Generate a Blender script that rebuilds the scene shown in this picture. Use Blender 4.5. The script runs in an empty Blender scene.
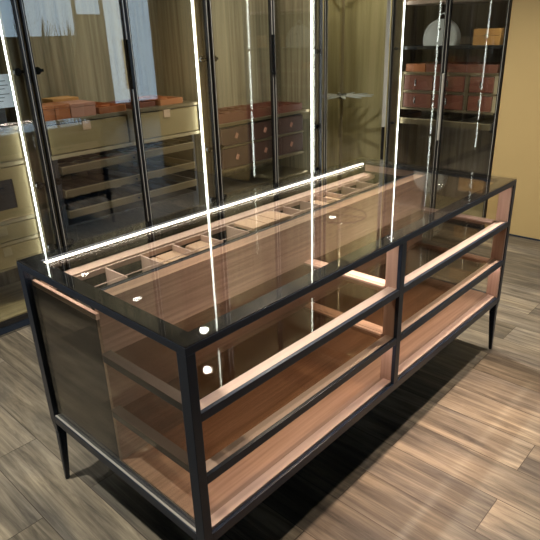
import bpy, bmesh, math, random
from mathutils import Vector, Matrix
random.seed(7)
PI = math.pi
S = bpy.context.scene
COL = S.collection

# ------------------------------------------------------------------ camera
cam_d = bpy.data.cameras.new('camera'); cam = bpy.data.objects.new('camera', cam_d); COL.objects.link(cam)
RW = [[0.677515354206938, -0.7348823590748191, -0.030345726791031147],
      [-0.3033001660611368, -0.24156081398077295, -0.9217686165281574],
      [0.670061156970865, 0.6337162546988795, -0.3865511019894922]]
r, dn, fw = Vector(RW[0]), Vector(RW[1]), Vector(RW[2])
M = Matrix((r, -dn, -fw)).transposed().to_4x4()
M.translation = Vector((-0.6633, -0.8978, 1.5364))
cam.matrix_world = M
cam_d.sensor_width = 36; cam_d.lens = 36 * 561.8 / 540; cam_d.clip_start = 0.02
S.camera = cam

# ------------------------------------------------------------------ world, exposure
W = bpy.data.worlds.new('daylight'); S.world = W; W.use_nodes = True
bg = W.node_tree.nodes['Background']
bg.inputs[0].default_value = (0.62, 0.82, 1.0, 1); bg.inputs[1].default_value = 2.4
S.view_settings.view_transform = 'Standard'; S.view_settings.look = 'None'
S.view_settings.gamma = 1; S.view_settings.use_curve_mapping = False
S.view_settings.exposure = 0.0
S.cycles.transparent_max_bounces = 40
S.cycles.sample_clamp_indirect = 0; S.cycles.caustics_reflective = False
S.cycles.max_bounces = 10; S.cycles.glossy_bounces = 6; S.cycles.diffuse_bounces = 4

# ceiling downlight lamps (their fittings are built further down at the same spots)
DOWN = []
for x, ys in ((2.16, (1.73, 0.70, -0.31)), (-0.62, (1.0,)), (5.9, (-2.4,))):
    for y in ys: DOWN.append((x, y))
SPOT_W = 27.0
for i, (x, y) in enumerate(DOWN):
    L = bpy.data.lights.new('downlight_lamp', 'AREA'); L.shape = 'DISK'; L.size = 0.07
    L.energy = SPOT_W * {(2.16, 1.73): 0.9, (-0.62, 1.0): 1.35}.get((x, y), 1.0); L.color = (1.0, 0.80, 0.62) if (x, y) == (2.16, -0.31) else (1.0, 0.92, 0.78); L.spread = math.radians(130)
    o = bpy.data.objects.new('downlight_lamp', L); COL.objects.link(o); o.location = (x, y, 2.683)

# two unseen narrow warm spots, added to brighten the island front and floor
WARM_FILL = ((0.50, 0.01), (1.30, 0.01))
for x, y in WARM_FILL:
    L = bpy.data.lights.new('added_warm_spot', 'SPOT'); L.energy = 380; L.color = (1.0, 0.68, 0.50); L.spot_size = math.radians(36); L.spot_blend = 1.0; L.shadow_soft_size = 0.02
    o = bpy.data.objects.new('added_warm_spot', L); COL.objects.link(o); o.location = (x, y, 2.66)
# unseen fill lamps added to brighten the wardrobe interiors
for x, y, sx, n, e in ((1.42, 2.215, 1.1, (0, 0.75, -0.66), 5), (2.68, 2.215, 1.1, (0, 0.75, -0.66), 7), (3.62, 2.02, 0.34, (0.5, 0.6, -0.62), 9), (3.775, 1.3, 0.8, (0.75, 0, -0.66), 20)):
    L = bpy.data.lights.new('added_cabinet_fill', 'AREA'); L.shape = 'RECTANGLE'; L.size = sx; L.size_y = 0.03; L.energy = e; L.color = (1.0, 0.95, 0.80)
    o = bpy.data.objects.new('added_cabinet_fill', L); COL.objects.link(o); o.location = (x, y, 2.61)
    nz = -Vector(n).normalized(); xa = Vector((0, 0, 1)).cross(nz).normalized(); ya = nz.cross(xa)
    mt = Matrix((xa, ya, nz)).transposed().to_4x4(); mt.translation = o.location; o.matrix_world = mt

# ------------------------------------------------------------------ materials
def new_mat(name):
    m = bpy.data.materials.new(name); m.use_nodes = True
    nt = m.node_tree; b = nt.nodes['Principled BSDF']
    return m, nt, b
def plain(name, col, rough=0.5, metal=0.0, bump=0.0, var=0.06, scale=25, spec=0.5):
    m, nt, b = new_mat(name); n, l = nt.nodes, nt.links
    tc = n.new('ShaderNodeTexCoord'); no = n.new('ShaderNodeTexNoise'); no.inputs['Scale'].default_value = scale
    l.new(tc.outputs['Object'], no.inputs['Vector'])
    mp = n.new('ShaderNodeMapRange'); mp.inputs['To Min'].default_value = 1 - var; mp.inputs['To Max'].default_value = 1 + var
    l.new(no.outputs['Fac'], mp.inputs['Value'])
    mx = n.new('ShaderNodeVectorMath'); mx.operation = 'SCALE'; mx.inputs[0].default_value = col
    l.new(mp.outputs[0], mx.inputs['Scale']); l.new(mx.outputs[0], b.inputs['Base Color'])
    b.inputs['Roughness'].default_value = rough; b.inputs['Metallic'].default_value = metal
    b.inputs['Specular IOR Level'].default_value = spec
    if bump:
        bp = n.new('ShaderNodeBump'); bp.inputs['Strength'].default_value = bump; bp.inputs['Distance'].default_value = 0.002
        l.new(no.outputs['Fac'], bp.inputs['Height']); l.new(bp.outputs[0], b.inputs['Normal'])
    return m
def wood(name, c1, c2, axis='z', rough=0.45, fine=60, coarse=9, stretch=0.04, amount=1.0):
    m, nt, b = new_mat(name); n, l = nt.nodes, nt.links
    tc = n.new('ShaderNodeTexCoord'); mp = n.new('ShaderNodeMapping')
    sc = [1, 1, 1]; sc['xyz'.index(axis)] = stretch; mp.inputs['Scale'].default_value = sc
    l.new(tc.outputs['Object'], mp.inputs['Vector'])
    a = n.new('ShaderNodeTexNoise'); a.inputs['Scale'].default_value = fine; a.inputs['Detail'].default_value = 4
    c = n.new('ShaderNodeTexNoise'); c.inputs['Scale'].default_value = coarse; c.inputs['Detail'].default_value = 3; c.inputs['Distortion'].default_value = 0.6
    l.new(mp.outputs[0], a.inputs['Vector']); l.new(mp.outputs[0], c.inputs['Vector'])
    ad = n.new('ShaderNodeMath'); ad.operation = 'ADD'; l.new(a.outputs['Fac'], ad.inputs[0]); l.new(c.outputs['Fac'], ad.inputs[1])
    mr = n.new('ShaderNodeMapRange'); mr.inputs['From Min'].default_value = 0.72; mr.inputs['From Max'].default_value = 1.28
    l.new(ad.outputs[0], mr.inputs['Value'])
    mx = n.new('ShaderNodeMix'); mx.data_type = 'RGBA'; mx.inputs['A'].default_value = (*c1, 1); mx.inputs['B'].default_value = (*c2, 1)
    l.new(mr.outputs[0], mx.inputs['Factor']); l.new(mx.outputs['Result'], b.inputs['Base Color'])
    b.inputs['Roughness'].default_value = rough; b.inputs['Specular IOR Level'].default_value = 0.35
    bp = n.new('ShaderNodeBump'); bp.inputs['Strength'].default_value = 0.15; bp.inputs['Distance'].default_value = 0.001
    l.new(a.outputs['Fac'], bp.inputs['Height']); l.new(bp.outputs[0], b.inputs['Normal'])
    return m
def glass(name, tint, f0=0.045, refl=(1, 1, 1), rough=0.0):
    m = bpy.data.materials.new(name); m.use_nodes = True; nt = m.node_tree; n, l = nt.nodes, nt.links; n.clear()
    out = n.new('ShaderNodeOutputMaterial'); mix = n.new('ShaderNodeMixShader')
    tr = n.new('ShaderNodeBsdfTransparent'); tr.inputs[0].default_value = (*tint, 1)
    gl = n.new('ShaderNodeBsdfGlossy'); gl.inputs['Color'].default_value = (*refl, 1); gl.inputs['Roughness'].default_value = rough
    lw = n.new('ShaderNodeLayerWeight'); lw.inputs['Blend'].default_value = 0.5
    # facing with blend .5 is 1-|N.I|; Schlick's curve
    pw = n.new('ShaderNodeMath'); pw.operation = 'POWER'; pw.inputs[1].default_value = 5.0
    l.new(lw.outputs['Facing'], pw.inputs[0])
    mr = n.new('ShaderNodeMapRange'); mr.inputs['To Min'].default_value = f0; mr.inputs['To Max'].default_value = 0.95
    l.new(pw.outputs[0], mr.inputs['Value'])
    l.new(mr.outputs[0], mix.inputs[0]); l.new(tr.outputs[0], mix.inputs[1]); l.new(gl.outputs[0], mix.inputs[2])
    l.new(mix.outputs[0], out.inputs['Surface'])
    return m
def emit(name, col, st):
    m = bpy.data.materials.new(name); m.use_nodes = True; nt = m.node_tree; n, l = nt.nodes, nt.links; n.clear()
    out = n.new('ShaderNodeOutputMaterial'); e = n.new('ShaderNodeEmission'); e.inputs[0].default_value = (*col, 1); e.inputs[1].default_value = st
    l.new(e.outputs[0], out.inputs['Surface']); return m
def floor_mat():
    m, nt, b = new_mat('oak_laminate'); n, l = nt.nodes, nt.links
    tc = n.new('ShaderNodeTexCoord'); sp = n.new('ShaderNodeSeparateXYZ'); cb = n.new('ShaderNodeCombineXYZ')
    l.new(tc.outputs['Object'], sp.inputs[0]); l.new(sp.outputs['Y'], cb.inputs['X']); l.new(sp.outputs['X'], cb.inputs['Y'])
    br = n.new('ShaderNodeTexBrick'); br.inputs['Scale'].default_value = 1; br.inputs['Brick Width'].default_value = 1.15
    br.inputs['Row Height'].default_value = 0.185; br.inputs['Mortar Size'].default_value = 0.0016; br.inputs['Mortar Smooth'].default_value = 0.2
    br.offset = 0.37; br.inputs['Color1'].default_value = (0, 0, 0, 1); br.inputs['Color2'].default_value = (1, 1, 1, 1)
    br.inputs['Mortar'].default_value = (0.5, 0.5, 0.5, 1); br.inputs['Bias'].default_value = 0
    l.new(cb.outputs[0], br.inputs['Vector'])
    # shift the grain from plank to plank
    sh = n.new('ShaderNodeVectorMath'); sh.operation = 'MULTIPLY_ADD'
    l.new(br.outputs['Color'], sh.inputs[0]); sh.inputs[1].default_value = (17, 5, 3); l.new(cb.outputs[0], sh.inputs[2])
    mp = n.new('ShaderNodeMapping'); mp.inputs['Scale'].default_value = (1.0, 15, 1); l.new(sh.outputs[0], mp.inputs['Vector'])
    a = n.new('ShaderNodeTexNoise'); a.inputs['Scale'].default_value = 2.2; a.inputs['Detail'].default_value = 9; a.inputs['Distortion'].default_value = 0.7; a.inputs['Roughness'].default_value = 0.70
    l.new(mp.outputs[0], a.inputs['Vector'])
    mp2 = n.new('ShaderNodeMapping'); mp2.inputs['Scale'].default_value = (1.0, 3.6, 1); l.new(sh.outputs[0], mp2.inputs['Vector'])
    c = n.new('ShaderNodeTexNoise'); c.inputs['Scale'].default_value = 1.7; c.inputs['Detail'].default_value = 3; c.inputs['Distortion'].default_value = 0.5; l.new(mp2.outputs[0], c.inputs['Vector'])
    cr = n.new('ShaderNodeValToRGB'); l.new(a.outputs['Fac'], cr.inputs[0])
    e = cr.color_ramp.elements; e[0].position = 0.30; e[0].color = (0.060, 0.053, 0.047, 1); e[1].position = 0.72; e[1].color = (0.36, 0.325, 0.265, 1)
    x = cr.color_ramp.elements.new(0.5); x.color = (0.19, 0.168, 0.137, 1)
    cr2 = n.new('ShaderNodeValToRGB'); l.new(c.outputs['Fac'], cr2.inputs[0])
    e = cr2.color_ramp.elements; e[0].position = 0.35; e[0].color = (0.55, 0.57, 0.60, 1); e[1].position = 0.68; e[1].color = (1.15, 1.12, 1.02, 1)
    mu = n.new('ShaderNodeMix'); mu.data_type = 'RGBA'; mu.blend_type = 'MULTIPLY'; mu.inputs['Factor'].default_value = 1
    l.new(cr.outputs[0], mu.inputs['A']); l.new(cr2.outputs[0], mu.inputs['B'])
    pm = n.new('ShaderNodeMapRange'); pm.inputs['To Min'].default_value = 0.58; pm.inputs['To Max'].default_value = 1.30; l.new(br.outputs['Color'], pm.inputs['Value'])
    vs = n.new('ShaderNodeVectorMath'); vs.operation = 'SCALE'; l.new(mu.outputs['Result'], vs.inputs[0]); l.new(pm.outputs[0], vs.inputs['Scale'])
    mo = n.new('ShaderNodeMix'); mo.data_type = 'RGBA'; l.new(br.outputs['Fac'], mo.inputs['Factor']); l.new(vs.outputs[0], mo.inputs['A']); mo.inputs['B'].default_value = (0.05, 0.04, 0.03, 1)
    l.new(mo.outputs['Result'], b.inputs['Base Color'])
    b.inputs['Roughness'].default_value = 0.42; b.inputs['Specular IOR Level'].default_value = 0.4
    bp = n.new('ShaderNodeBump'); bp.inputs['Strength'].default_value = 0.2; bp.inputs['Distance'].default_value = 0.001
    l.new(a.outputs['Fac'], bp.inputs['Height']); l.new(bp.outputs[0], b.inputs['Normal'])
    return m

MT = dict(
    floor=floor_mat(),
    tan=plain('tan_wall_paint', (0.55, 0.42, 0.20), 0.55, var=0.02, scale=6),
    cream=plain('cream_paint', (0.30, 0.27, 0.23), 0.7, var=0.02, scale=4),
    white=plain('charcoal_ceiling_paint', (0.03, 0.03, 0.032), 0.8, var=0.01),
    black=plain('black_metal', (0.016, 0.027, 0.050), 0.30, 0.0, var=0.05, spec=0.4),  # blue of the window light is mixed into this black
    gloss=plain('black_lacquer', (0.005, 0.006, 0.008), 0.25, var=0.02, spec=0.25),
    dark=plain('dark_anodised_aluminium', (0.045, 0.045, 0.050), 0.28, 0.7, var=0.05),
    steel=plain('brushed_steel', (0.42, 0.43, 0.44), 0.25, 1.0, var=0.04),
    pale=plain('satin_nickel', (0.62, 0.62, 0.58), 0.28, 0.35, var=0.03), taupe=plain('taupe_metal', (0.055, 0.045, 0.042), 0.4, 0.1, var=0.03),
    bronze=plain('bronze_metal', (0.26, 0.21, 0.13), 0.35, 0.75, var=0.04),
    gold=plain('champagne_leather', (0.36, 0.285, 0.145), 0.42, 0.25, bump=0.2, var=0.05, scale=60),
    goldedge=plain('champagne_trim', (0.46, 0.385, 0.24), 0.4, 0.4, var=0.03),
    darkbox=plain('charcoal_lining', (0.012, 0.014, 0.020), 0.6, var=0.1),
    felt=plain('grey_felt', (0.018, 0.019, 0.022), 0.95, var=0.12, scale=120),
    brown=plain('brown_leather', (0.075, 0.036, 0.028), 0.42, bump=0.2, var=0.08, scale=60),
    rust=plain('rust_leather', (0.17, 0.060, 0.038), 0.42, bump=0.2, var=0.08, scale=60),
    orange=plain('orange_leather', (0.42, 0.15, 0.055), 0.42, bump=0.2, var=0.08, scale=60),
    blush=plain('blush_leather', (0.48, 0.24, 0.17), 0.5, bump=0.2, var=0.06, scale=60),
    tanl=plain('tan_leather', (0.56, 0.29, 0.09), 0.42, bump=0.2, var=0.06, scale=60),
    cushion=plain('sand_suede', (0.62, 0.45, 0.32), 0.85, var=0.05, scale=90),
    bag=plain('pale_grey_leather', (0.66, 0.70, 0.70), 0.4, bump=0.15, var=0.03, scale=80),
    paper=plain('paper', (0.62, 0.72, 0.85), 0.8, var=0.02), ink=plain('ink', (0.05, 0.06, 0.09), 0.8),
    iw_x=wood('walnut_long_grain', (0.26, 0.178, 0.132), (0.47, 0.335, 0.258), 'x', 0.4, 90, 12, 0.03),
    iw_pale=wood('rose_wood_edge', (0.56, 0.415, 0.345), (0.70, 0.53, 0.45), 'x', 0.4, 90, 12, 0.03),
    iw_y=wood('rose_wood_cross_edge', (0.56, 0.415, 0.345), (0.70, 0.53, 0.45), 'y', 0.4, 90, 12, 0.03),
    iw_z=wood('rose_wood_post', (0.44, 0.29, 0.23), (0.58, 0.40, 0.32), 'z', 0.4, 90, 12, 0.03),
    oak_z=wood('olive_oak_veneer', (0.16, 0.135, 0.085), (0.42, 0.37, 0.24), 'z', 0.5, 40, 7, 0.03),
    oakd_z=wood('smoked_oak_veneer', (0.11, 0.082, 0.058), (0.29, 0.23, 0.165), 'z', 0.5, 40, 7, 0.03),
    oaky_z=wood('honey_oak_veneer', (0.40, 0.345, 0.18), (0.68, 0.61, 0.36), 'z', 0.5, 22, 4, 0.05),
    oak_x=wood('olive_oak_base', (0.22, 0.175, 0.085), (0.46, 0.38, 0.20), 'x', 0.5, 40, 7, 0.04),
    g_top=glass('smoked_top_glass', (0.96, 0.95, 0.935), 0.030),
    g_shelf=glass('bronze_shelf_glass', (0.72, 0.68, 0.62), 0.05),
    g_side=glass('bronze_side_glass', (0.93, 0.91, 0.87), 0.035),
    g_rear=glass('grey_tinted_glass', (0.50, 0.50, 0.50), 0.09),
    g_door=glass('door_glass', (0.93, 0.94, 0.93), 0.075),
    g_win=glass('window_glass', (0.97, 0.985, 0.99), 0.03),
    led=emit('led_diffuser', (1.0, 0.93, 0.80), 12.0),
    ledc=emit('led_cool_diffuser', (0.95, 1.0, 0.93), 9.0),
    ledw=emit('led_warm_diffuser', (1.0, 0.80, 0.68), 12.0),
    ledf=emit('led_front_diffuser', (1.0, 0.82, 0.70), 24.0),
    lamp=emit('lamp_lens', (1.0, 0.97, 0.92), 60.0),
    leaf=plain('leaf', (0.05, 0.10, 0.03), 0.5, var=0.3, scale=9), pot=plain('pot_ceramic', (0.35, 0.33, 0.30), 0.5),
)

# ------------------------------------------------------------------ mesh helpers
class MB:
    def __init__(s): s.bm = bmesh.new()
    def box(s, x0, x1, y0, y1, z0, z1, bev=0.0):
        x0, x1 = sorted((x0, x1)); y0, y1 = sorted((y0, y1)); z0, z1 = sorted((z0, z1))
        t = bmesh.new(); bmesh.ops.create_cube(t, size=1)
        for v in t.verts: v.co = Vector(((x0+x1)/2+v.co.x*(x1-x0), (y0+y1)/2+v.co.y*(y1-y0), (z0+z1)/2+v.co.z*(z1-z0)))
        if bev: bmesh.ops.bevel(t, geom=t.edges[:], offset=bev, segments=2, affect='EDGES', profile=0.5)
        return s._in(t)
    def _in(s, t, mat=None):
        if mat is not None: bmesh.ops.transform(t, matrix=mat, verts=t.verts)
        me = bpy.data.meshes.new('tmp'); t.to_mesh(me); t.free(); s.bm.from_mesh(me); bpy.data.meshes.remove(me); return s
    def obox(s, p0, p1, w, z0, z1, bev=0.0, off=0.0):
        # upright slab between two plan points, w thick; off shifts to the left of p0->p1
        p0, p1 = Vector(p0), Vector(p1); d = (p1-p0); L = d.length; d.normalize(); nrm = Vector((-d.y, d.x)); c = (p0+p1)/2 + nrm*off
        t = bmesh.new(); bmesh.ops.create_cube(t, size=1)
        for v in t.verts: v.co = Vector((v.co.x*L, v.co.y*w, (z0+z1)/2+v.co.z*(z1-z0)))
        if bev: bmesh.ops.bevel(t, geom=t.edges[:], offset=bev, segments=2, affect='EDGES', profile=0.5)
        return s._in(t, Matrix.Translation((c.x, c.y, 0)) @ Matrix.Rotation(math.atan2(d.y, d.x), 4, 'Z'))
    def cyl(s, a, b, r0, r1=None, seg=20):
        a, b = Vector(a), Vector(b); r1 = r0 if r1 is None else r1
        t = bmesh.new(); bmesh.ops.create_cone(t, cap_ends=True, segments=seg, radius1=r0, radius2=r1, depth=(b-a).length)
        q = Vector((0, 0, 1)).rotation_difference(b-a).to_matrix().to_4x4()
        return s._in(t, Matrix.Translation((a+b)/2) @ q)
    def taper(s, cx, cy, z0, z1, h0, h1, sh=(0, 0)):
        # square tapering leg: half width h0 at z0 (bottom), h1 at the top
        t = bmesh.new(); vs = []
        for z, h, o in ((z0, h0, sh), (z1, h1, (0, 0))):
            vs += [t.verts.new((cx+o[0]+sx*h, cy+o[1]+sy*h, z)) for sx, sy in ((-1,-1),(1,-1),(1,1),(-1,1))]
        t.faces.new(vs[3::-1]); t.faces.new(vs[4:])
        for i in range(4): j = (i+1) % 4; t.faces.new((vs[i], vs[j], vs[4+j], vs[4+i]))
        bmesh.ops.recalc_face_normals(t, faces=t.faces)
        bmesh.ops.bevel(t, geom=t.edges[:], offset=0.0025, segments=2, affect='EDGES')
        return s._in(t)
    def poly(s, pts, z0, z1):
        t = bmesh.new(); a = [t.verts.new((x, y, z0)) for x, y in pts]; b = [t.verts.new((x, y, z1)) for x, y in pts]
        t.faces.new(a[::-1]); t.faces.new(b); n = len(pts)
        for i in range(n): j = (i+1) % n; t.faces.new((a[i], a[j], b[j], b[i]))
        bmesh.ops.recalc_face_normals(t, faces=t.faces); return s._in(t)
    def torus(s, c, R, rr, axis='z', a0=0, a1=2*PI, seg=48, sg=10, sx=1, sy=1):
        t = bmesh.new(); rings = []; full = abs(a1-a0-2*PI) < 1e-6; N = seg if full else seg+1
        for i in range(N):
            a = a0+(a1-a0)*i/seg; ring = []
            for k in range(sg):
                p = 2*PI*k/sg; rad = R+rr*math.cos(p); u, v, w = rad*math.cos(a)*sx, rad*math.sin(a)*sy, rr*math.sin(p)
                co = {'z': (u, v, w), 'x': (w, u, v), 'y': (u, w, v)}[axis]; ring.append(t.verts.new(Vector(c)+Vector(co)))
            rings.append(ring)
        for i in range(N if full else N-1):
            A, B = rings[i], rings[(i+1) % N]
            for k in range(sg): t.faces.new((A[k], A[(k+1) % sg], B[(k+1) % sg], B[k]))
        if not full: t.faces.new(rings[0][::-1]); t.faces.new(rings[-1])
        bmesh.ops.recalc_face_normals(t, faces=t.faces)
        for f in t.faces: f.smooth = True
        return s._in(t)
    def build(s, name, mat, parent=None, smooth=False):
        me = bpy.data.meshes.new(name); off = Vector((0, 0, 0))
        par = parent
        while par is not None: off += par.location; par = par.parent
        if parent is None:
            xs = [v.co for v in s.bm.verts]
            off = Vector(((min(c.x for c in xs)+max(c.x for c in xs))/2, (min(c.y for c in xs)+max(c.y for c in xs))/2, min(c.z for c in xs)))
        for v in s.bm.verts: v.co -= off
        s.bm.normal_update(); s.bm.to_mesh(me); s.bm.free(); me.materials.append(MT[mat])
        if smooth:
            for p in me.polygons: p.use_smooth = True
        o = bpy.data.objects.new(name, me); COL.objects.link(o); o.parent = parent
        if parent is None: o.location = off
        return o
def tag(o, label=None, cat=None, group=None, kind=None):
    for k, v in (('label', label), ('category', cat), ('group', group), ('kind', kind)):
        if v: o[k] = v
    return o
def thing(name, loc, label, cat, group=None):
    o = bpy.data.objects.new(name, None); o.empty_display_size = 0.05; COL.objects.link(o); o.location = loc
    return tag(o, label, cat, group)
def B(name, mat, parent, *boxes, bev=0.0, label=None):
    m = MB()
    for b in boxes: m.box(*b, bev=bev)
    o = m.build(name, mat, parent)
    if label: o['label'] = label
    return o
def struct(name, mat, *boxes): return tag(B(name, mat, None, *boxes), kind='structure')

# ------------------------------------------------------------------ the room
CZ = 2.70
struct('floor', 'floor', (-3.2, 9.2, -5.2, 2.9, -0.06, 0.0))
struct('ceiling', 'white', (-3.2, 9.2, -5.2, 2.9, CZ, CZ+0.06))
struct('wall_back', 'cream', (-3.2, 4.42, 2.74, 2.84, 0, CZ))
struct('wall_left', 'oakd_z', (-3.3, -3.2, -5.2, 2.9, 0, CZ))
struct('wall_right', 'tan', (3.73, 4.30, -0.75, 0.815, 0, CZ))
struct('wall_behind_wardrobe', 'cream', (4.30, 4.42, -0.75, 2.84, 0, CZ))
struct('wall_far_right', 'cream', (9.1, 9.2, -5.2, -0.65, 0, CZ))
struct('wall_side_return', 'cream', (4.42, 9.2, -0.75, -0.65, 0, CZ))
struct('wall_front', 'oakd_z', (-3.2, 3.0, -5.2, -5.1, 0, CZ), (3.0, 5.28, -5.2, -5.1, 0, 1.60), (5.28, 5.86, -5.2, -5.1, 0, 1.96), (5.86, 9.2, -5.2, -5.1, 0, 0.30), (3.0, 9.2, -5.2, -5.1, 2.62, CZ))
struct('baseboard_right', 'black', (3.722, 3.73, -0.75, 0.815, 0, 0.012))
for i, (a, b, z0) in enumerate(((3.0, 5.28, 1.60), (5.28, 5.86, 1.96), (5.86, 9.1, 0.30))):
    w = struct('window_%d' % (i+1), 'dark', (a, a+0.03, -5.17, -5.12, z0, 2.62), (b-0.03, b, -5.17, -5.12, z0, 2.62), (a+0.03, b-0.03, -5.17, -5.12, z0, z0+0.03), (a+0.03, b-0.03, -5.17, -5.12, 2.59, 2.62))
    B('pane', 'g_win', w, (a+0.03, b-0.03, -5.15, -5.14, z0+0.03, 2.59))

# ------------------------------------------------------------------ the glass topped island
L, D, H, HB = 1.9485, 0.8474, 0.90, 0.272
isl = thing('display_island', (L/2, D/2, 0), 'long black-framed glass-topped display island with rosewood shelves standing in the middle of the floor', 'display cabinet')
# top flange: 5 cm wide black border below the glass
B('top_frame', 'black', isl, (0, L, 0, 0.032, 0.868, 0.890), (0, L, D-0.032, D, 0.868, 0.890), (0, 0.032, 0.032, D-0.032, 0.868, 0.890), (L-0.032, L, 0.032, D-0.032, 0.868, 0.890), bev=0.0012)
B('top_border', 'gloss', isl, (0.001, L-0.001, 0.001, 0.052, 0.8903, 0.893), (0.001, L-0.001, D-0.052, D-0.001, 0.8903, 0.893), (0.001, 0.052, 0.052, D-0.052, 0.8903, 0.893), (L-0.052, L-0.001, 0.052, D-0.052, 0.8903, 0.893), label='glossy black border under the glass edge')
B('glass_top', 'g_top', isl, (0.001, L-0.001, 0.001, D-0.001, 0.8935, 0.9), label='smoked reflective glass top')
def post(x0, x1, y0, y1, z0=HB): B('post', 'black', isl, (x0, x1, y0, y1, z0, 0.868), bev=0.0012)
post(0, 0.028, 0, 0.036); post(L-0.028, L, 0, 0.030); post(0, 0.030, D-0.036, D); post(L-0.030, L, D-0.036, D)
post(0.945, 0.975, 0, 0.014, 0.3032)
# rosewood faces on the inside of the posts
B('post_lining', 'iw_z', isl, (0.945, 0.975, 0.0145, 0.060, 0.303, 0.868), label='rosewood back of the middle post')
B('post_lining', 'iw_z', isl, (L-0.040, L-0.0285, 0.004, 0.058, 0.303, 0.868), label='rosewood lining of the right post')
# base frame
B('base_frame', 'black', isl, (0.028, L-0.028, 0, 0.012, HB, 0.303), (0.028, L-0.028, D-0.03, D, HB, 0.303), (0, 0.028, 0.036, D-0.036, HB, 0.303), (L-0.028, L, 0.030, D-0.036, HB, 0.303), (0.028, L-0.028, 0.0125, D-0.031, HB, HB+0.006), bev=0.0012)
for (cx, cy, s) in ((0.019, 0.019, (-0.009, -0.009)), (L-0.019, 0.019, (0.009, -0.009)), (0.019, D-0.019, (-0.009, 0.009)), (L-0.019, D-0.019, (0.009, 0.009))):
    m = MB(); m.taper(cx, cy, 0.0, 0.225, 0.0075, 0.0150, s); m.taper(cx, cy, 0.2248, HB, 0.0150, 0.0185); m.build('leg', 'black', isl)
# shelf edge rails: front (black face, rosewood top)
BAYS = ((0.028, 0.945), (0.975, L-0.0285))
for zt in (0.697, 0.502):
    for a, b in BAYS:
        rl = B('shelf_rail', 'black', isl, (a, b, 0.0, 0.012, zt-0.026, zt), bev=0.001)
        if zt < 0.6: B('led_strip', 'ledw', rl, (a+0.003, b-0.003, 0.026, 0.044, zt-0.0258, zt-0.0243), label='warm LED strip under the rail')
        B('rail_top', 'iw_pale', rl, (a+0.001, b-0.001, 0.0125, 0.046, zt-0.024, zt-0.0005), label='pale rosewood rail back')
    for x0, x1 in ((0.022, 0.050), (0.935, 0.990), (L-0.075, L-0.041)):
        rl = B('cross_rail', 'iw_y' if x0 > 0.1 else 'black', isl, (x0, x1, 0.0605, 0.428, zt-0.024, zt-0.001), (x0+0.012, x1-0.012, 0.0605, 0.428, zt-0.001, zt+0.001), bev=0.0006, label='pale rosewood cross rail' if x0 > 0.1 else 'black cross rail with a paler top')
        if x0 < 0.1: B('rail_top', 'taupe', rl, (x0-0.003, x1, 0.0605, 0.428, zt+0.0015, zt+0.004))
    for a, b in ((0.051, 0.934), (0.991, L-0.076)):
        B('glass_shelf', 'g_shelf', isl, (a, b, 0.047, 0.428, zt-0.016, zt-0.008), label='bronze tinted glass shelf')
bs = B('bottom_shelf', 'iw_x', isl, (0.029, L-0.029, 0.046, 0.429, 0.279, 0.308), label='walnut bottom shelf')
B('shelf_edge', 'iw_pale', bs, (0.029, L-0.0415, 0.0125, 0.0455, 0.279, 0.312), label='pale rosewood front edge of the bottom shelf')
B('partition', 'iw_x', isl, (0.031, L-0.031, 0.430, 0.446, 0.279, 0.862), (0.031, L-0.031, 0.446, 0.484, 0.850, 0.862), label='walnut back panel of the shelves')
B('partition_cap', 'black', isl, (0.031, L-0.031, 0.4845, 0.4945, 0.850, 0.8640))
# side glass
for x in (0.010, L-0.016):
    B('side_glass', 'g_side', isl, (x, x+0.006, 0.0365, D-0.0365, 0.304, 0.8675))
B('back_glass', 'g_rear', isl, (0.031, L-0.031, D-0.020, D-0.014, 0.762, 0.867))
# rear drawer unit facing the wardrobes
B('drawer_unit', 'darkbox', isl, (0.032, L-0.032, 0.447, 0.80, 0.306, 0.740), (0.032, 0.0395, 0.80, 0.820, 0.306, 0.798), (0.032, 0.042, 0.447, 0.80, 0.740, 0.798), (L-0.042, L-0.032, 0.447, 0.80, 0.740, 0.836))
B('side_band', 'iw_y', isl, (0.020, 0.031, 0.424, 0.806, 0.812, 0.830), label='pale lit rosewood band at the top of the left end')
B('side_band', 'iw_y', isl, (L-0.044, L-0.032, 0.448, 0.794, 0.836, 0.868), label='pale lit rosewood band at the top of the right end')
for c in range(3):
    for k in range(2):
        x0 = 0.041+c*0.6235; x1 = x0+0.618
        dr = B('drawer', 'iw_x', isl, (x0, x1, 0.801, 0.818, 0.312+k*0.216, 0.522+k*0.216), bev=0.001)
        B('handle', 'black', dr, ((x0+x1)/2-0.07, (x0+x1)/2+0.07, 0.8185, 0.826, 0.500+k*0.216, 0.510+k*0.216))
# jewellery tray under the glass
tray = B('jewellery_tray', 'felt', isl, (0.045, L-0.046, 0.448, 0.746, 0.741, 0.750), (0.045, L-0.046, 0.448, 0.456, 0.750, 0.815), (0.045, L-0.046, 0.735, 0.746, 0.750, 0.815), label='grey felt jewellery tray with dividers')
B('tray_edge', 'iw_pale', isl, (0.045, L-0.046, 0.747, 0.800, 0.812, 0.826), label='pale rosewood tray edge along the back')
B('tray_back', 'felt', isl, (0.045, L-0.046, 0.7475, 0.800, 0.741, 0.8115))
B('tray_edge', 'iw_pale', isl, (0.045, L-0.046, 0.728, 0.734, 0.805, 0.824), label='thin inner rosewood edge')
X = [0.241, 0.387, 0.528, 0.668, 0.806]
X2 = [1.075, 1.155, 1.275, 1.385, 1.470, 1.60, 1.73]
for x in X + X2:
    B('divider', 'iw_y', tray, (x-0.003, x+0.003, 0.600, 0.7275, 0.7505, 0.822), label='pale divider between compartments')
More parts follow.
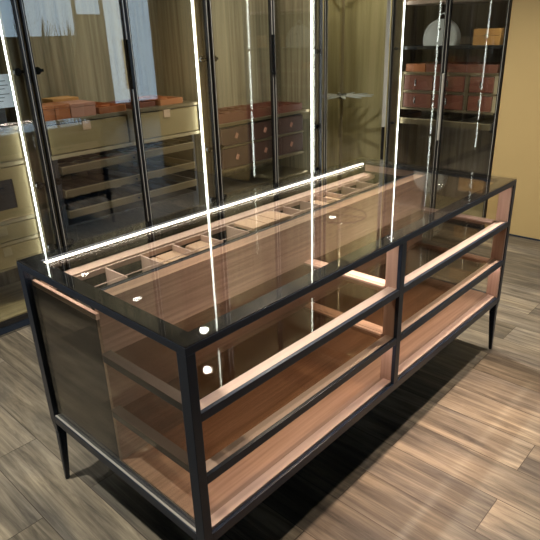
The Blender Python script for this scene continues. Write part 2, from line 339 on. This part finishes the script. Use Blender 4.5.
for a, b in ((0.10, 0.83), (1.075, 1.76)):
    dv_ = B('divider', 'felt', tray, (a, b, 0.594, 0.5995, 0.7505, 0.818), (a, b, 0.500, 0.506, 0.7505, 0.80), label='long dark divider')
    B('divider_edge', 'iw_pale', tray, (a, b, 0.6085, 0.6125, 0.8225, 0.8245), label='thin pale edge line')
lid = B('tray_lid', 'cushion', isl, (0.845, 0.925, 0.612, 0.7275, 0.812, 0.824), (0.929, 0.985, 0.612, 0.7275, 0.812, 0.824), (0.989, 1.068, 0.612, 0.7275, 0.812, 0.824), bev=0.0015, label='sand suede lid with two grooves')
for a, b in ((0.393, 0.436), (0.440, 0.523), (0.580, 0.66), (1.282, 1.325), (1.330, 1.380), (1.392, 1.462)):
    B('cushion', 'cushion', tray, (a, b, 0.622, 0.722, 0.7505, 0.804), bev=0.006, label='sand suede ring cushion')
B('cushion', 'brown', tray, (1.085, 1.145, 0.622, 0.722, 0.7505, 0.775), bev=0.006, label='brown watch cushion')
B('base_glint', 'pale', isl, (0.003, 0.009, 0.038, D-0.038, 0.3032, 0.306), label='pale strip standing in for the window glint on the left base rail')  # reflection on top of the base frame, shaped as a pale strip
B('led_strip', 'ledw', isl, (0.0185, 0.0275, 0.430, 0.800, 0.8620, 0.8670), label='hidden glowing strip added to brighten the side band')  # unseen emitter added under the frame to make the band glow
# LED strips of the island
B('led_strip', 'led', isl, (0.053, L-0.055, D-0.050, D-0.044, 0.8725, 0.8785), label='glowing LED strip along the back edge')
B('led_strip', 'ledf', isl, (0.070, 0.880, 0.036, 0.046, 0.866, 0.876), label='warm LED strip under the front rail')
B('led_strip', 'ledf', isl, (1.040, L-0.110, 0.036, 0.046, 0.866, 0.876), label='warm LED strip under the front rail')

# ------------------------------------------------------------------ wardrobes
FY = 2.17      # door plane of the long bank
TOP = CZ-0.012
def door(parent, x0, x1, hinge=None, handle=None, mat='g_door'):
    d = B('door', 'dark', parent, (x0, x0+0.020, FY-0.012, FY+0.012, 0.05, TOP-0.01), (x1-0.020, x1, FY-0.012, FY+0.012, 0.05, TOP-0.01), (x0+0.020, x1-0.020, FY-0.012, FY+0.012, 0.05, 0.075), (x0+0.020, x1-0.020, FY-0.012, FY+0.012, TOP-0.035, TOP-0.01), bev=0.001, label='dark metal framed glass door')
    B('pane', mat, d, (x0+0.0202, x1-0.0202, FY-0.003, FY+0.003, 0.0752, TOP-0.0352))
    xe = x1 if handle == 'r' else x0
    # pale strips standing in for reflections on the metal profile
    for x in (x0+0.009, x1-0.012): B('stile_glint', 'pale', d, (x, x+0.003, FY-0.0150, FY-0.0122, 0.06, TOP-0.02), label='pale strip standing in for the glint down the stile')
    if handle:
        hx = x1-0.022 if handle == 'r' else x0+0.004
        B('handle', 'gloss', d, (hx, hx+0.018, FY-0.034, FY-0.0152, 1.255, 1.535), bev=0.002, label='black vertical bar handle')
    if hinge:
        hx = x1-0.070 if hinge == 'r' else x0+0.022
        for z in (0.42, 0.79, 1.395, 2.3):
            m = MB(); m.cyl((hx+0.018, FY+0.006, z), (hx+0.018, FY+0.030, z), 0.020, 0.018); m.box(hx, hx+0.056, FY+0.014, FY+0.026, z-0.008, z+0.008, bev=0.002); m.build('hinge', 'gloss', d)
    return d
def carcass(x0, x1, label, side='oak_z', back='oak_z', led=('r',), ledw=0.008, base='oak_x'):
    w = thing('glass_wardrobe', ((x0+x1)/2, 2.45, 0), label, 'wardrobe', 'glass wardrobes of the long bank')
    B('side_panel', side, w, (x0+0.001, x0+0.022, 2.195, 2.70, 0.0, TOP)); B('side_panel', side, w, (x1-0.022, x1-0.001, 2.195, 2.70, 0.0, TOP))
    B('back_panel', back, w, (x0+0.0225, x1-0.0225, 2.68, 2.70, 0.0, TOP))
    B('base_panel', base, w, (x0+0.0225, x1-0.0225, 2.20, 2.679, 0.045, 0.075)); B('top_panel', side, w, (x0+0.0225, x1-0.0225, 2.20, 2.679, TOP-0.03, TOP))
    B('plinth', 'black', w, (x0+0.001, x1-0.001, FY-0.012, FY+0.020, 0.0, 0.047)); B('threshold', 'steel', w, (x0+0.001, x1-0.001, FY-0.022, FY-0.0125, 0.0, 0.012))
    if x0 > 0.5: B('led_strip', 'ledc', w, (x0+0.0225, x0+0.0275, 2.2065, 2.2165, 0.078, TOP-0.032), label='vertical LED strip behind the left stile')
    for s in led:
        a = x0+0.075 if s == 'l' else x1-0.090
        st = B('light_profile', 'oak_x' if False else 'bronze', w, ((x0+0.0225) if s == 'l' else a+0.015, a if s == 'l' else (x1-0.0225), 2.205, 2.222, 0.077, TOP-0.031))
        B('led_strip', 'ledc', st, (a, a+ledw, 2.206, 2.218, 0.078, TOP-0.032), label='vertical LED strip')
    return w

# --- W0: far left bank, watch winder cabinet
w0 = carcass(-0.52, 0.782, 'glass wardrobe at the far left edge holding a champagne watch winder cabinet', side='oak_z', back='oakd_z', ledw=0.004)
door(w0, -0.515, 0.128, 'l', 'r'); door(w0, 0.132, 0.776, 'r', None)
B('counter', 'bronze', w0, (-0.495, 0.712, 2.24, 2.66, 1.100, 1.120), bev=0.001)
B('cabinet_body', 'goldedge', w0, (-0.495, 0.712, 2.262, 2.66, 0.335, 1.099), (0.695, 0.712, 2.246, 2.261, 0.335, 1.099), (-0.495, 0.694, 2.246, 2.261, 0.915, 0.935), (-0.495, 0.694, 2.246, 2.261, 0.600, 0.618), (-0.495, 0.694, 2.246, 2.261, 0.478, 0.498), (-0.495, 0.694, 2.246, 2.261, 0.335, 0.345))
for a, b in ((0.30, 0.690), (-0.10, 0.292), (-0.49, -0.108)):
    for z0, z1 in ((0.945, 1.088), (0.503, 0.595), (0.350, 0.474)):
        dr = B('drawer', 'gold', w0, (a, b, 2.240, 2.261, z0, z1), bev=0.002)
        B('pull_tab', 'tanl' if False else 'goldedge', dr, ((a+b)/2-0.022, (a+b)/2+0.022, 2.232, 2.2395, z1-0.052, z1-0.006), bev=0.001)
    wd = B('winder_case', 'gold', w0, (a, b, 2.240, 2.261, 0.622, 0.680), (a, b, 2.240, 2.261, 0.845, 0.908), (a, a+0.08, 2.240, 2.261, 0.680, 0.845), (b-0.085, b, 2.240, 2.261, 0.680, 0.845), label='champagne watch winder front with a dark window')
    B('winder_window', 'darkbox', wd, (a+0.0805, b-0.0855, 2.244, 2.256, 0.6805, 0.8445))
    m = MB(); m.cyl((b-0.15, 2.236, 0.745), (b-0.15, 2.2435, 0.745), 0.016); m.build('winder_knob', 'darkbox', wd)

# --- W1: champagne drawers and pull-out trays
w1 = carcass(0.786, 2.058, 'two-door glass wardrobe with champagne drawers above dark pull-out trays', side='oak_z', back='oak_z')
door(w1, 0.792, 1.412, 'l', 'r'); door(w1, 1.418, 2.052, 'r', None)
B('counter', 'bronze', w1, (0.835, 1.985, 2.235, 2.665, 1.100, 1.120), bev=0.001)
B('cabinet_body', 'darkbox', w1, (0.835, 1.985, 2.265, 2.665, 0.925, 1.099), (0.835, 0.852, 2.240, 2.2645, 0.905, 1.099), (1.972, 1.985, 2.240, 2.2645, 0.905, 1.099))
B('lower_rail', 'goldedge', w1, (0.835, 1.985, 2.238, 2.665, 0.902, 0.924), bev=0.001)
B('divider_post', 'bronze', w1, (1.395, 1.455, 2.240, 2.2645, 0.925, 1.099))
for a, b in ((0.858, 1.385), (1.468, 1.968)):
    dr = B('drawer', 'gold', w1, (a, b, 2.240, 2.2645, 0.930, 1.092), bev=0.002, label='champagne leather drawer front')
    c = (a+b)/2-0.02; B('pull_tab', 'cushion', dr, (c-0.026, c+0.026, 2.232, 2.2395, 1.046, 1.097), bev=0.002)
B('tray_housing', 'darkbox', w1, (0.860, 0.880, 2.235, 2.66, 0.32, 0.901), (1.895, 1.915, 2.235, 2.66, 0.32, 0.901), (0.8805, 1.8945, 2.64, 2.66, 0.32, 0.901))
for i, z in enumerate((0.812, 0.672, 0.545)):
    t = B('pull_out_tray', 'bronze', w1, (0.889, 1.888, 2.215, 2.229, z, z+0.046), (0.889, 0.900, 2.2295, 2.62, z, z+0.046), (1.877, 1.888, 2.2295, 2.62, z, z+0.046), (0.9005, 1.8765, 2.608, 2.62, z+0.0105, z+0.046), bev=0.0008, label='shallow bronze pull-out tray')
    B('tray_floor', 'darkbox', t, (0.9005, 1.8765, 2.2295, 2.62, z, z+0.010))
    B('tray_trim', 'goldedge', t, (0.889, 1.888, 2.212, 2.2148, z+0.042, z+0.046))
    m = MB(); m.cyl((1.385, 2.2145, z+0.022), (1.385, 2.206, z+0.022), 0.006); m.build('lock', 'dark', t)
    for k in range(1, 8):
        x = 0.90+k*0.122; B('divider', 'goldedge' if i == 0 else 'darkbox', t, (x-0.002, x+0.002, 2.23, 2.607, z+0.0105, z+0.042))
    B('divider', 'goldedge', t, (0.901, 1.876, 2.36, 2.364, z+0.0105, z+0.0415)) if i == 0 else None
    if i == 0:
        for k, mm in ((0, 'brown'), (1, 'felt'), (2, 'orange'), (3, 'cushion'), (4, 'cushion'), (5, 'tanl'), (6, 'brown')):
            x = 0.90+k*0.122; B('tray_lining', mm, t, (x+0.008, x+0.114, 2.236, 2.354, z+0.0105, z+0.036), bev=0.003); B('tray_lining', 'cushion' if k % 2 else 'felt', t, (x+0.008, x+0.114, 2.37, 2.60, z+0.0105, z+0.036), bev=0.003)
dr = B('lower_drawer', 'darkbox', w1, (0.8805, 1.8945, 2.235, 2.639, 0.330, 0.500), bev=0.001, label='dark glass-fronted bottom drawer')
B('drawer_trim', 'steel', dr, (0.92, 1.86, 2.231, 2.2345, 0.490, 0.493), (0.92, 1.86, 2.231, 2.2345, 0.350, 0.353), (0.92, 0.923, 2.231, 2.2345, 0.353, 0.49), (1.857, 1.86, 2.231, 2.2345, 0.353, 0.49))

# --- W2: brown leather drawers
w2 = carcass(2.062, 3.296, 'two-door glass wardrobe with three columns of brown leather drawers', side='oak_z', back='oak_z')
door(w2, 2.068, 2.684, 'l', 'r'); door(w2, 2.690, 3.290, 'r', None)
B('counter', 'bronze', w2, (2.125, 3.215, 2.235, 2.665, 0.916, 0.938), bev=0.001)
B('cabinet_body', 'darkbox', w2, (2.160, 3.135, 2.268, 2.665, 0.575, 0.915), label='dark cabinet carcass')
B('drawer_rail', 'bronze', w2, (2.160, 3.135, 2.240, 2.2675, 0.755, 0.768), bev=0.001); B('drawer_rail', 'bronze', w2, (2.160, 3.135, 2.236, 2.2675, 0.575, 0.598), bev=0.001)
for c in range(3):
    for z0, z1 in ((0.773, 0.900), (0.602, 0.750)):
        a = 2.180+c*0.318; b = a+0.305
        dr = B('drawer', 'brown', w2, (a, b, 2.240, 2.2675, z0, z1), bev=0.003, label='brown leather drawer front')
        m = MB(); m.box(-0.013, 0.013, -0.003, 0.003, -0.020, 0.020, bev=0.002)
        bmesh.ops.transform(m.bm, matrix=Matrix.Translation(((a+b)/2, 2.2365, (z0+z1)/2)) @ Matrix.Rotation(0.5, 4, 'Y'), verts=m.bm.verts); m.build('knob', 'tanl' if False else 'blush', dr)
B('low_shelf', 'bronze', w2, (2.09, 3.20, 2.25, 2.66, 0.395, 0.412), bev=0.001)

# --- corner unit with diagonal door and rotating rack
CA, CB = Vector((3.312, 2.164)), Vector((3.730, 1.812))
cu = thing('corner_wardrobe', (3.85, 2.3, 0), 'corner wardrobe with a diagonal glass door and a rotating star-shaped hanging rack', 'wardrobe')
B('back_panel', 'oaky_z', cu, (3.30, 4.235, 2.68, 2.70, 0, TOP), label='honey oak back'); B('side_panel', 'oaky_z', cu, (4.236, 4.258, 1.792, 2.70, 0, TOP), label='honey oak side')
m = MB(); m.box(3.3005, 3.322, 2.205, 2.679, 0, TOP); m.build('side_panel', 'oak_z', cu)
m = MB(); m.box(3.755, 4.235, 1.790, 1.806, 0, TOP); m.build('side_panel', 'oak_z', cu)
flo = [(3.326, 2.19), (3.755, 1.83), (3.755, 1.81), (4.23, 1.81), (4.23, 2.675), (3.326, 2.675)]
m = MB(); m.poly(flo, 0.045, 0.075); m.build('base_panel', 'oak_x', cu); m = MB(); m.poly(flo, TOP-0.03, TOP); m.build('top_panel', 'oak_z', cu)
dv = (CB-CA).normalized(); nv = Vector((-dv.y, dv.x))   # nv points inwards
m = MB(); m.obox(CA, CB, 0.03, 0.0, 0.047, off=0.0); m.build('plinth', 'black', cu)
m = MB(); a, b = CA, CB
m.obox(a, a+dv*0.022, 0.024, 0.05, TOP-0.01, bev=0.001); m.obox(b-dv*0.022, b, 0.024, 0.05, TOP-0.01, bev=0.001)
m.obox(a+dv*0.022, b-dv*0.022, 0.024, 0.05, 0.075); m.obox(a+dv*0.022, b-dv*0.022, 0.024, TOP-0.035, TOP-0.01)
cd = m.build('door', 'dark', cu); cd['label'] = 'dark metal framed diagonal glass door'
m = MB(); m.obox(a+dv*0.0222, b-dv*0.0222, 0.006, 0.0752, TOP-0.0352); m.build('pane', 'g_door', cd)
m = MB(); m.obox(a+dv*0.006, a+dv*0.010, 0.003, 0.06, TOP-0.02, off=-0.0138); m.obox(a+dv*0.028, a+dv*0.034, 0.006, 0.076, TOP-0.04, off=0.008); m.build('stile_glint', 'pale', cd)  # bright reflections along the stile, built as pale strips
hp = b-dv*0.020-nv*0.034
m = MB(); m.cyl((hp.x, hp.y, 0.76), (hp.x, hp.y, 2.15), 0.0165, seg=28)
for z in (0.86, 2.05): q = hp+nv*0.022; m.cyl((hp.x, hp.y, z), (q.x, q.y, z), 0.006)
m.build('handle', 'pale', cd, smooth=False)['label'] = 'long round steel pull handle'
PC = Vector((3.83, 2.35))
m = MB(); m.cyl((PC.x, PC.y, 0.0755), (PC.x, PC.y, TOP-0.031), 0.014, seg=24); pole = m.build('rack_pole', 'goldedge', cu)
def arms(z, R, n=12):
    m = MB(); m.cyl((PC.x, PC.y, z-0.022), (PC.x, PC.y, z+0.022), 0.045, seg=28); h = m.build('rack_hub', 'steel', pole)
    for k in range(n):
        A = 2*PI*k/n+0.2; t = bmesh.new()
        pr = [(0.03, 0.013), (0.10, 0.019), (R*0.75, 0.016), (R, 0.003)]
        for sgn in (1, -1):
            pass
        vs = []
        for x, w in pr:
            for yy, zz in ((w, 0.004), (-w, 0.004), (-w, -0.004), (w, -0.004)): vs.append(t.verts.new((x, yy, zz+0.0)))
        for i in range(len(pr)-1):
            for q in range(4): t.faces.new((vs[4*i+q], vs[4*i+(q+1) % 4], vs[4*i+4+(q+1) % 4], vs[4*i+4+q]))
        t.faces.new(vs[3::-1]); t.faces.new(vs[-4:]); bmesh.ops.recalc_face_normals(t, faces=t.faces)
        mm = MB(); mm._in(t, Matrix.Translation((PC.x, PC.y, z)) @ Matrix.Rotation(A, 4, 'Z')); mm.build('rack_arm', 'bag', pole)
arms(0.985, 0.30); 
m = MB(); m.torus((PC.x, PC.y, 1.98), 0.27, 0.008); 
for k in range(4): A = k*PI/2+0.3; m.cyl((PC.x, PC.y, 1.98), (PC.x+0.27*math.cos(A), PC.y+0.27*math.sin(A), 1.98), 0.006, seg=8)
m.build('hanging_ring', 'steel', pole)

# --- W3: right-hand wardrobe, doors face -X
FX = 3.732
w3 = thing('glass_wardrobe', (3.98, 1.32, 0), 'glass wardrobe beside the tan wall with rust leather drawers and a lit handbag shelf', 'wardrobe')
def b3(name, mat, *bx, bev=0.0, label=None, parent=None): return B(name, mat, parent or w3, *bx, bev=bev, label=label)
b3('side_panel', 'oakd_z', (3.757, 4.258, 1.766, 1.788, 0, TOP)); b3('side_panel', 'oakd_z', (3.757, 4.258, 0.818, 0.840, 0, TOP))
b3('back_panel', 'oakd_z', (4.238, 4.258, 0.8405, 1.7655, 0, TOP)); b3('base_panel', 'oak_x', (3.76, 4.237, 0.8405, 1.7655, 0.045, 0.075)); b3('top_panel', 'oakd_z', (3.76, 4.237, 0.8405, 1.7655, TOP-0.03, TOP))
b3('plinth', 'black', (FX-0.010, FX+0.022, 0.818, 1.788, 0, 0.047))
for y0, y1, hd, hg in ((0.824, 1.291, 'f', 'n'), (1.297, 1.784, 'n', 'f')):
    d = b3('door', 'dark', (FX-0.012, FX+0.012, y0, y0+0.020, 0.05, TOP-0.01), (FX-0.012, FX+0.012, y1-0.020, y1, 0.05, TOP-0.01), (FX-0.012, FX+0.012, y0+0.02, y1-0.02, 0.05, 0.075), (FX-0.012, FX+0.012, y0+0.02, y1-0.02, TOP-0.035, TOP-0.01), bev=0.001, label='dark metal framed glass door')
    b3('pane', 'g_door', (FX-0.003, FX+0.003, y0+0.0202, y1-0.0202, 0.0752, TOP-0.0352), parent=d)
    for y in (y0+0.009, y1-0.012): b3('stile_glint', 'pale', (FX-0.015, FX-0.0122, y, y+0.003, 0.06, TOP-0.02), parent=d, label='pale strip standing in for the glint down the stile')  # stile reflections again shaped as pale strips
    if hd == 'f': b3('handle', 'pale', (FX-0.034, FX-0.0152, 1.272, 1.288, 0.69, 1.21), bev=0.002, parent=d, label='long satin metal bar handle')
    for z in (0.79, 1.395, 2.3):
        yh = 1.745 if hg == 'f' else 0.862
        m = MB(); m.cyl((FX+0.014, yh, z), (FX+0.038, yh, z), 0.013, 0.011); m.box(FX+0.014, FX+0.026, yh-0.018, yh+0.018, z-0.008, z+0.008, bev=0.002); m.build('hinge', 'dark', d)
for y in (1.700, 0.848):
    st = b3('light_profile', 'bronze', (3.764, 3.780, (y+0.0145) if y > 1.3 else 0.8405, 1.7655 if y > 1.3 else 0.8475, 0.077, TOP-0.031))
    b3('led_strip', 'ledc', (3.765, 3.778, y, y+(0.003 if y > 1.3 else 0.006), 0.078, TOP-0.032), parent=st, label='vertical LED strip')
for z, mm in ((1.725, 'iw_pale'), (1.385, 'dark')):
    b3('shelf', mm, (3.800, 4.236, 0.842, 1.764, z, z+0.026), bev=0.001, label='pale underside shelf at the top' if mm == 'iw_pale' else 'dark metal framed shelf')
b3('counter', 'bronze', (3.805, 4.236, 0.885, 1.745, 1.192, 1.210), bev=0.001)
b3('cabinet_body', 'goldedge', (3.83, 4.236, 0.885, 1.745, 0.905, 1.191), (3.81, 3.8295, 1.692, 1.745, 0.905, 1.191), label='champagne cabinet carcass')
b3('drawer_rail', 'bronze', (3.806, 3.8295, 0.885, 1.691, 1.046, 1.060), (3.806, 3.8295, 0.885, 1.691, 0.905, 0.920), (3.808, 3.8295, 1.112, 1.142, 0.9205, 1.0455), (3.808, 3.8295, 1.112, 1.142, 1.0605, 1.191), bev=0.0006)
for (y0, y1, yh) in ((1.425, 1.685, 1.575), (1.148, 1.415, 1.292), (0.915, 1.105, 1.012)):
    for z0, z1 in ((1.066, 1.184), (0.926, 1.040)):
        dr = b3('drawer', 'rust', (3.810, 3.8295, y0, y1, z0, z1), bev=0.003, label='rust leather drawer front')
        b3('handle', 'steel', (3.802, 3.8095, yh-0.007, yh+0.007, z0+0.035, z0+0.085), bev=0.0015, parent=dr)
t = b3('pull_out_tray', 'bronze', (3.800, 3.814, 0.900, 1.735, 0.785, 0.835), (3.8145, 4.22, 0.900, 1.735, 0.785, 0.795), (3.8145, 4.22, 0.900, 0.912, 0.7955, 0.835), (3.8145, 4.22, 1.723, 1.735, 0.7955, 0.835), bev=0.0008, label='shallow bronze pull-out tray')
b3('tray_trim', 'goldedge', (3.797, 3.7998, 0.900, 1.735, 0.829, 0.835), parent=t)
for k in range(1, 6): y = 0.90+k*0.139; b3('divider', 'goldedge', (3.815, 4.219, y-0.002, y+0.002, 0.7955, 0.832), parent=t)
b3('tray_bracket', 'dark', (3.84, 4.236, 1.7355, 1.765, 0.78, 0.84), (3.84, 4.236, 0.8405, 0.8995, 0.78, 0.84))

# ------------------------------------------------------------------ things kept in the wardrobes
def leather_box(name, mat, x0, x1, y0, y1, z0, z1, label, cat='box', group=None, lid=0.28, clasp=None, face='y'):
    t = thing(name, ((x0+x1)/2, (y0+y1)/2, z0), label, cat, group); zl = z1-(z1-z0)*lid
    B('box_body', mat, t, (x0, x1, y0, y1, z0, zl-0.001), bev=0.002); B('lid', mat, t, (x0-0.0015, x1+0.0015, y0-0.0015, y1+0.0015, zl, z1), bev=0.003)
    if clasp:
        m = MB()
        if face == 'x': m.torus((x0-0.004, clasp, zl-0.006), 0.016, 0.0025, axis='x', seg=28, sg=8); m.box(x0-0.004, x0-0.0016, clasp-0.006, clasp+0.006, zl-0.004, zl+0.014)
        else: m.box((x0+x1)/2-0.01, (x0+x1)/2+0.01, y0-0.005, y0-0.0016, zl-0.012, zl+0.012, bev=0.001)
        m.build('clasp', 'goldedge', t)
    return t
def open_tray(mat, x0, x1, y0, y1, z0, z1, nx, ny, label, group=None, lin='felt'):
    t = thing('valet_tray', ((x0+x1)/2, (y0+y1)/2, z0), label, 'tray', group); w = 0.008
    B('tray_body', mat, t, (x0, x1, y0, y0+w, z0, z1), (x0, x1, y1-w, y1, z0, z1), (x0, x0+w, y0+w, y1-w, z0, z1), (x1-w, x1, y0+w, y1-w, z0, z1), (x0+w, x1-w, y0+w, y1-w, z0, z0+0.006), bev=0.001)
    for i in range(1, nx): x = x0+(x1-x0)*i/nx; B('divider', mat, t, (x-0.003, x+0.003, y0+w+0.0005, y1-w-0.0005, z0+0.0065, z1-0.004))
    for i in range(1, ny): y = y0+(y1-y0)*i/ny; B('divider', mat, t, (x0+w+0.0005, x1-w-0.0005, y-0.003, y+0.003, z0+0.0065, z1-0.006))
    return t
# W1 counter
leather_box('leather_box', 'orange', 0.838, 0.925, 2.25, 2.44, 1.1205, 1.205, 'small orange leather box at the left end of the champagne counter', group='leather boxes on the champagne counter')
leather_box('leather_box', 'orange', 0.928, 1.020, 2.252, 2.42, 1.1205, 1.203, 'orange leather box squeezed between the small orange box and the blush box', group='leather boxes on the champagne counter')
leather_box('leather_box', 'blush', 1.023, 1.185, 2.248, 2.43, 1.1205, 1.200, 'blush pink leather box on the champagne counter', group='leather boxes on the champagne counter')
open_tray('orange', 1.215, 1.405, 2.26, 2.60, 1.1205, 1.158, 2, 2, 'low orange leather tray behind the first door edge', group='low leather trays on the champagne counter')
leather_box('leather_box', 'tanl', 1.03, 1.20, 2.46, 2.60, 1.1205, 1.215, 'tan leather box behind the blush box', group='leather boxes on the champagne counter')
open_tray('rust', 1.47, 1.66, 2.30, 2.60, 1.1205, 1.150, 2, 2, 'rust leather tray left of the last orange tray on the champagne counter', group='low leather trays on the champagne counter')
open_tray('orange', 1.68, 1.87, 2.27, 2.60, 1.1205, 1.158, 2, 2, 'orange leather tray at the right end of the champagne counter', group='low leather trays on the champagne counter')
# W0 counter
leather_box('storage_box', 'darkbox', 0.36, 0.655, 2.27, 2.55, 1.1205, 1.215, 'black storage box carrying the paper notice in the far left wardrobe')
t = thing('paper_notice', (0.56, 2.285, 1.2155), 'pale blue printed paper notice standing on the black storage box', 'sign')
m = MB(); m.box(0.42, 0.715, 2.276, 2.279, 1.2155, 1.385); m.build('sheet', 'paper', t)
m = MB()
for z, a, b in ((1.368, 0.52, 0.66), (1.352, 0.56, 0.69), (1.330, 0.50, 0.70), (1.312, 0.50, 0.68), (1.285, 0.52, 0.70), (1.268, 0.50, 0.67), (1.250, 0.53, 0.66)):
    m.box(a, b, 2.2752, 2.2758, z-0.002, z+0.002)
m.build('print_lines', 'ink', t)
m = MB(); m.box(0.52, 0.60, 2.2795, 2.31, 1.2155, 1.2195); m.box(0.52, 0.60, 2.2795, 2.2825, 1.2196, 1.30); m.build('stand', 'dark', t)
# W2 counter
open_tray('rust', 2.165, 2.40, 2.25, 2.60, 0.9385, 1.010, 2, 3, 'rust leather tray box at the left end of the bronze counter', group='rust leather trays on the bronze counter')
open_tray('rust', 2.41, 2.75, 2.26, 2.60, 0.9385, 1.000, 4, 3, 'wide rust leather tray in the middle of the bronze counter', group='rust leather trays on the bronze counter')
open_tray('rust', 2.77, 3.135, 2.255, 2.60, 0.9385, 0.995, 4, 3, 'rust leather tray at the right end of the bronze counter', group='rust leather trays on the bronze counter')
# W3 counter and shelf
open_tray('rust', 3.83, 4.18, 0.905, 1.500, 1.2105, 1.272, 3, 5, 'long rust leather tray box on the rust drawer cabinet', group='leather trays on the rust drawer cabinet')
open_tray('orange', 3.83, 4.18, 1.510, 1.690, 1.2105, 1.272, 3, 2, 'short orange leather tray box left of the long one', group='leather trays on the rust drawer cabinet')
leather_box('leather_box', 'tanl', 3.83, 4.02, 0.912, 1.122, 1.4115, 1.528, 'tan leather box with a round clasp on the handbag shelf', clasp=1.02, face='x', lid=0.42)
bagT = thing('handbag', (3.90, 1.42, 1.4115), 'round pale grey leather handbag with a top handle on the lit shelf', 'bag')
def disc(cx, cy, cz, R, w, cut, inset=0.0):
    # half-moon body: circle in the YZ plane cut flat at the bottom, soft edges
    t = bmesh.new(); N = 56; prof = [(-w/2, R*0.93), (-w/2+0.008, R*0.985), (-w/4, R), (w/4, R), (w/2-0.008, R*0.985), (w/2, R*0.93)]
    rings = []
    for dx, rad in prof:
        ring = []
        for i in range(N):
            a = 2*PI*i/N; y, z = rad*math.cos(a), rad*math.sin(a); z = max(z, cut)
            ring.append(t.verts.new((cx+dx, cy+y, cz+z)))
        rings.append(ring)
    for A, Bq in zip(rings, rings[1:]):
        for i in range(N): t.faces.new((A[i], A[(i+1) % N], Bq[(i+1) % N], Bq[i]))
    t.faces.new(rings[0]); t.faces.new(rings[-1]); bmesh.ops.recalc_face_normals(t, faces=t.faces); mm = MB(); mm._in(t); return mm
cz = 1.4115+0.048
disc(3.90, 1.42, cz, 0.150, 0.085, -0.048).build('bag_body', 'bag', bagT)
m = MB(); m.torus((3.90, 1.42, cz+0.146), 0.038, 0.0045, axis='x', a0=0, a1=PI, seg=24, sg=8, sy=1.15); m.build('handle', 'bag', bagT)
m = MB(); m.cyl((3.857, 1.42, cz+0.075), (3.850, 1.42, cz+0.075), 0.009); m.build('clasp', 'dark', bagT)
m = MB(); m.torus((3.8575, 1.42, cz), 0.128, 0.0025, axis='x', a0=math.radians(0), a1=PI, seg=40, sg=6); m.box(3.8565, 3.8590, 1.293, 1.547, cz+0.070-0.0015, cz+0.070+0.0015); m.build('piping', 'bag', bagT)

# ------------------------------------------------------------------ downlight fittings
for i, (x, y) in enumerate(DOWN):
    t = thing('ceiling_downlight', (x, y, CZ-0.012), 'small round recessed ceiling downlight, reflected as a white dot in the glass', 'ceiling light', 'recessed ceiling downlights')
    m = MB(); m.torus((x, y, CZ-0.004), 0.048, 0.0038, seg=32, sg=8); m.build('trim_ring', 'steel', t)
    m = MB(); m.cyl((x, y, CZ-0.006), (x, y, CZ-0.001), 0.042, seg=28); m.build('lens', 'lamp', t)

# ------------------------------------------------------------------ plants by the window, seen mirrored in the door glass
def plant(x, y, h, label, seed):
    rr = random.Random(seed); t = thing('potted_plant', (x, y, 0), label, 'plant', 'potted plants by the far window')
    m = MB(); m.cyl((x, y, 0), (x, y, 0.45), 0.12, 0.17, seg=28); m.build('pot', 'pot', t)
    b = bmesh.new()
    for k in range(22):
        A = rr.uniform(0, 2*PI); ln = rr.uniform(0.6, 1.0)*(h-0.45); tilt = rr.uniform(0.02, 0.22)
        prev = None
        for s in range(7):
            f = s/6; rad = 0.05+tilt*ln*f*f*1.3; w = 0.035*(1-f)**0.5+0.001; z = 0.44+ln*f
            c = Vector((x+rad*math.cos(A), y+rad*math.sin(A), z)); sd = Vector((-math.sin(A), math.cos(A), 0))*w; dp = Vector((math.cos(A), math.sin(A), 0))*0.004
            cur = [b.verts.new(c-sd), b.verts.new(c+dp), b.verts.new(c+sd), b.verts.new(c-dp)]
            if prev:
                for q in range(4): b.faces.new((prev[q], prev[(q+1) % 4], cur[(q+1) % 4], cur[q]))
            prev = cur
    bmesh.ops.recalc_face_normals(b, faces=b.faces)
    m = MB(); m._in(b); m.build('foliage', 'leaf', t)
plant(4.25, -4.7, 1.95, 'tall spiky potted plant by the far window, left one of two', 3)
plant(4.75, -4.7, 1.90, 'tall spiky potted plant by the far window, right one of two', 5)
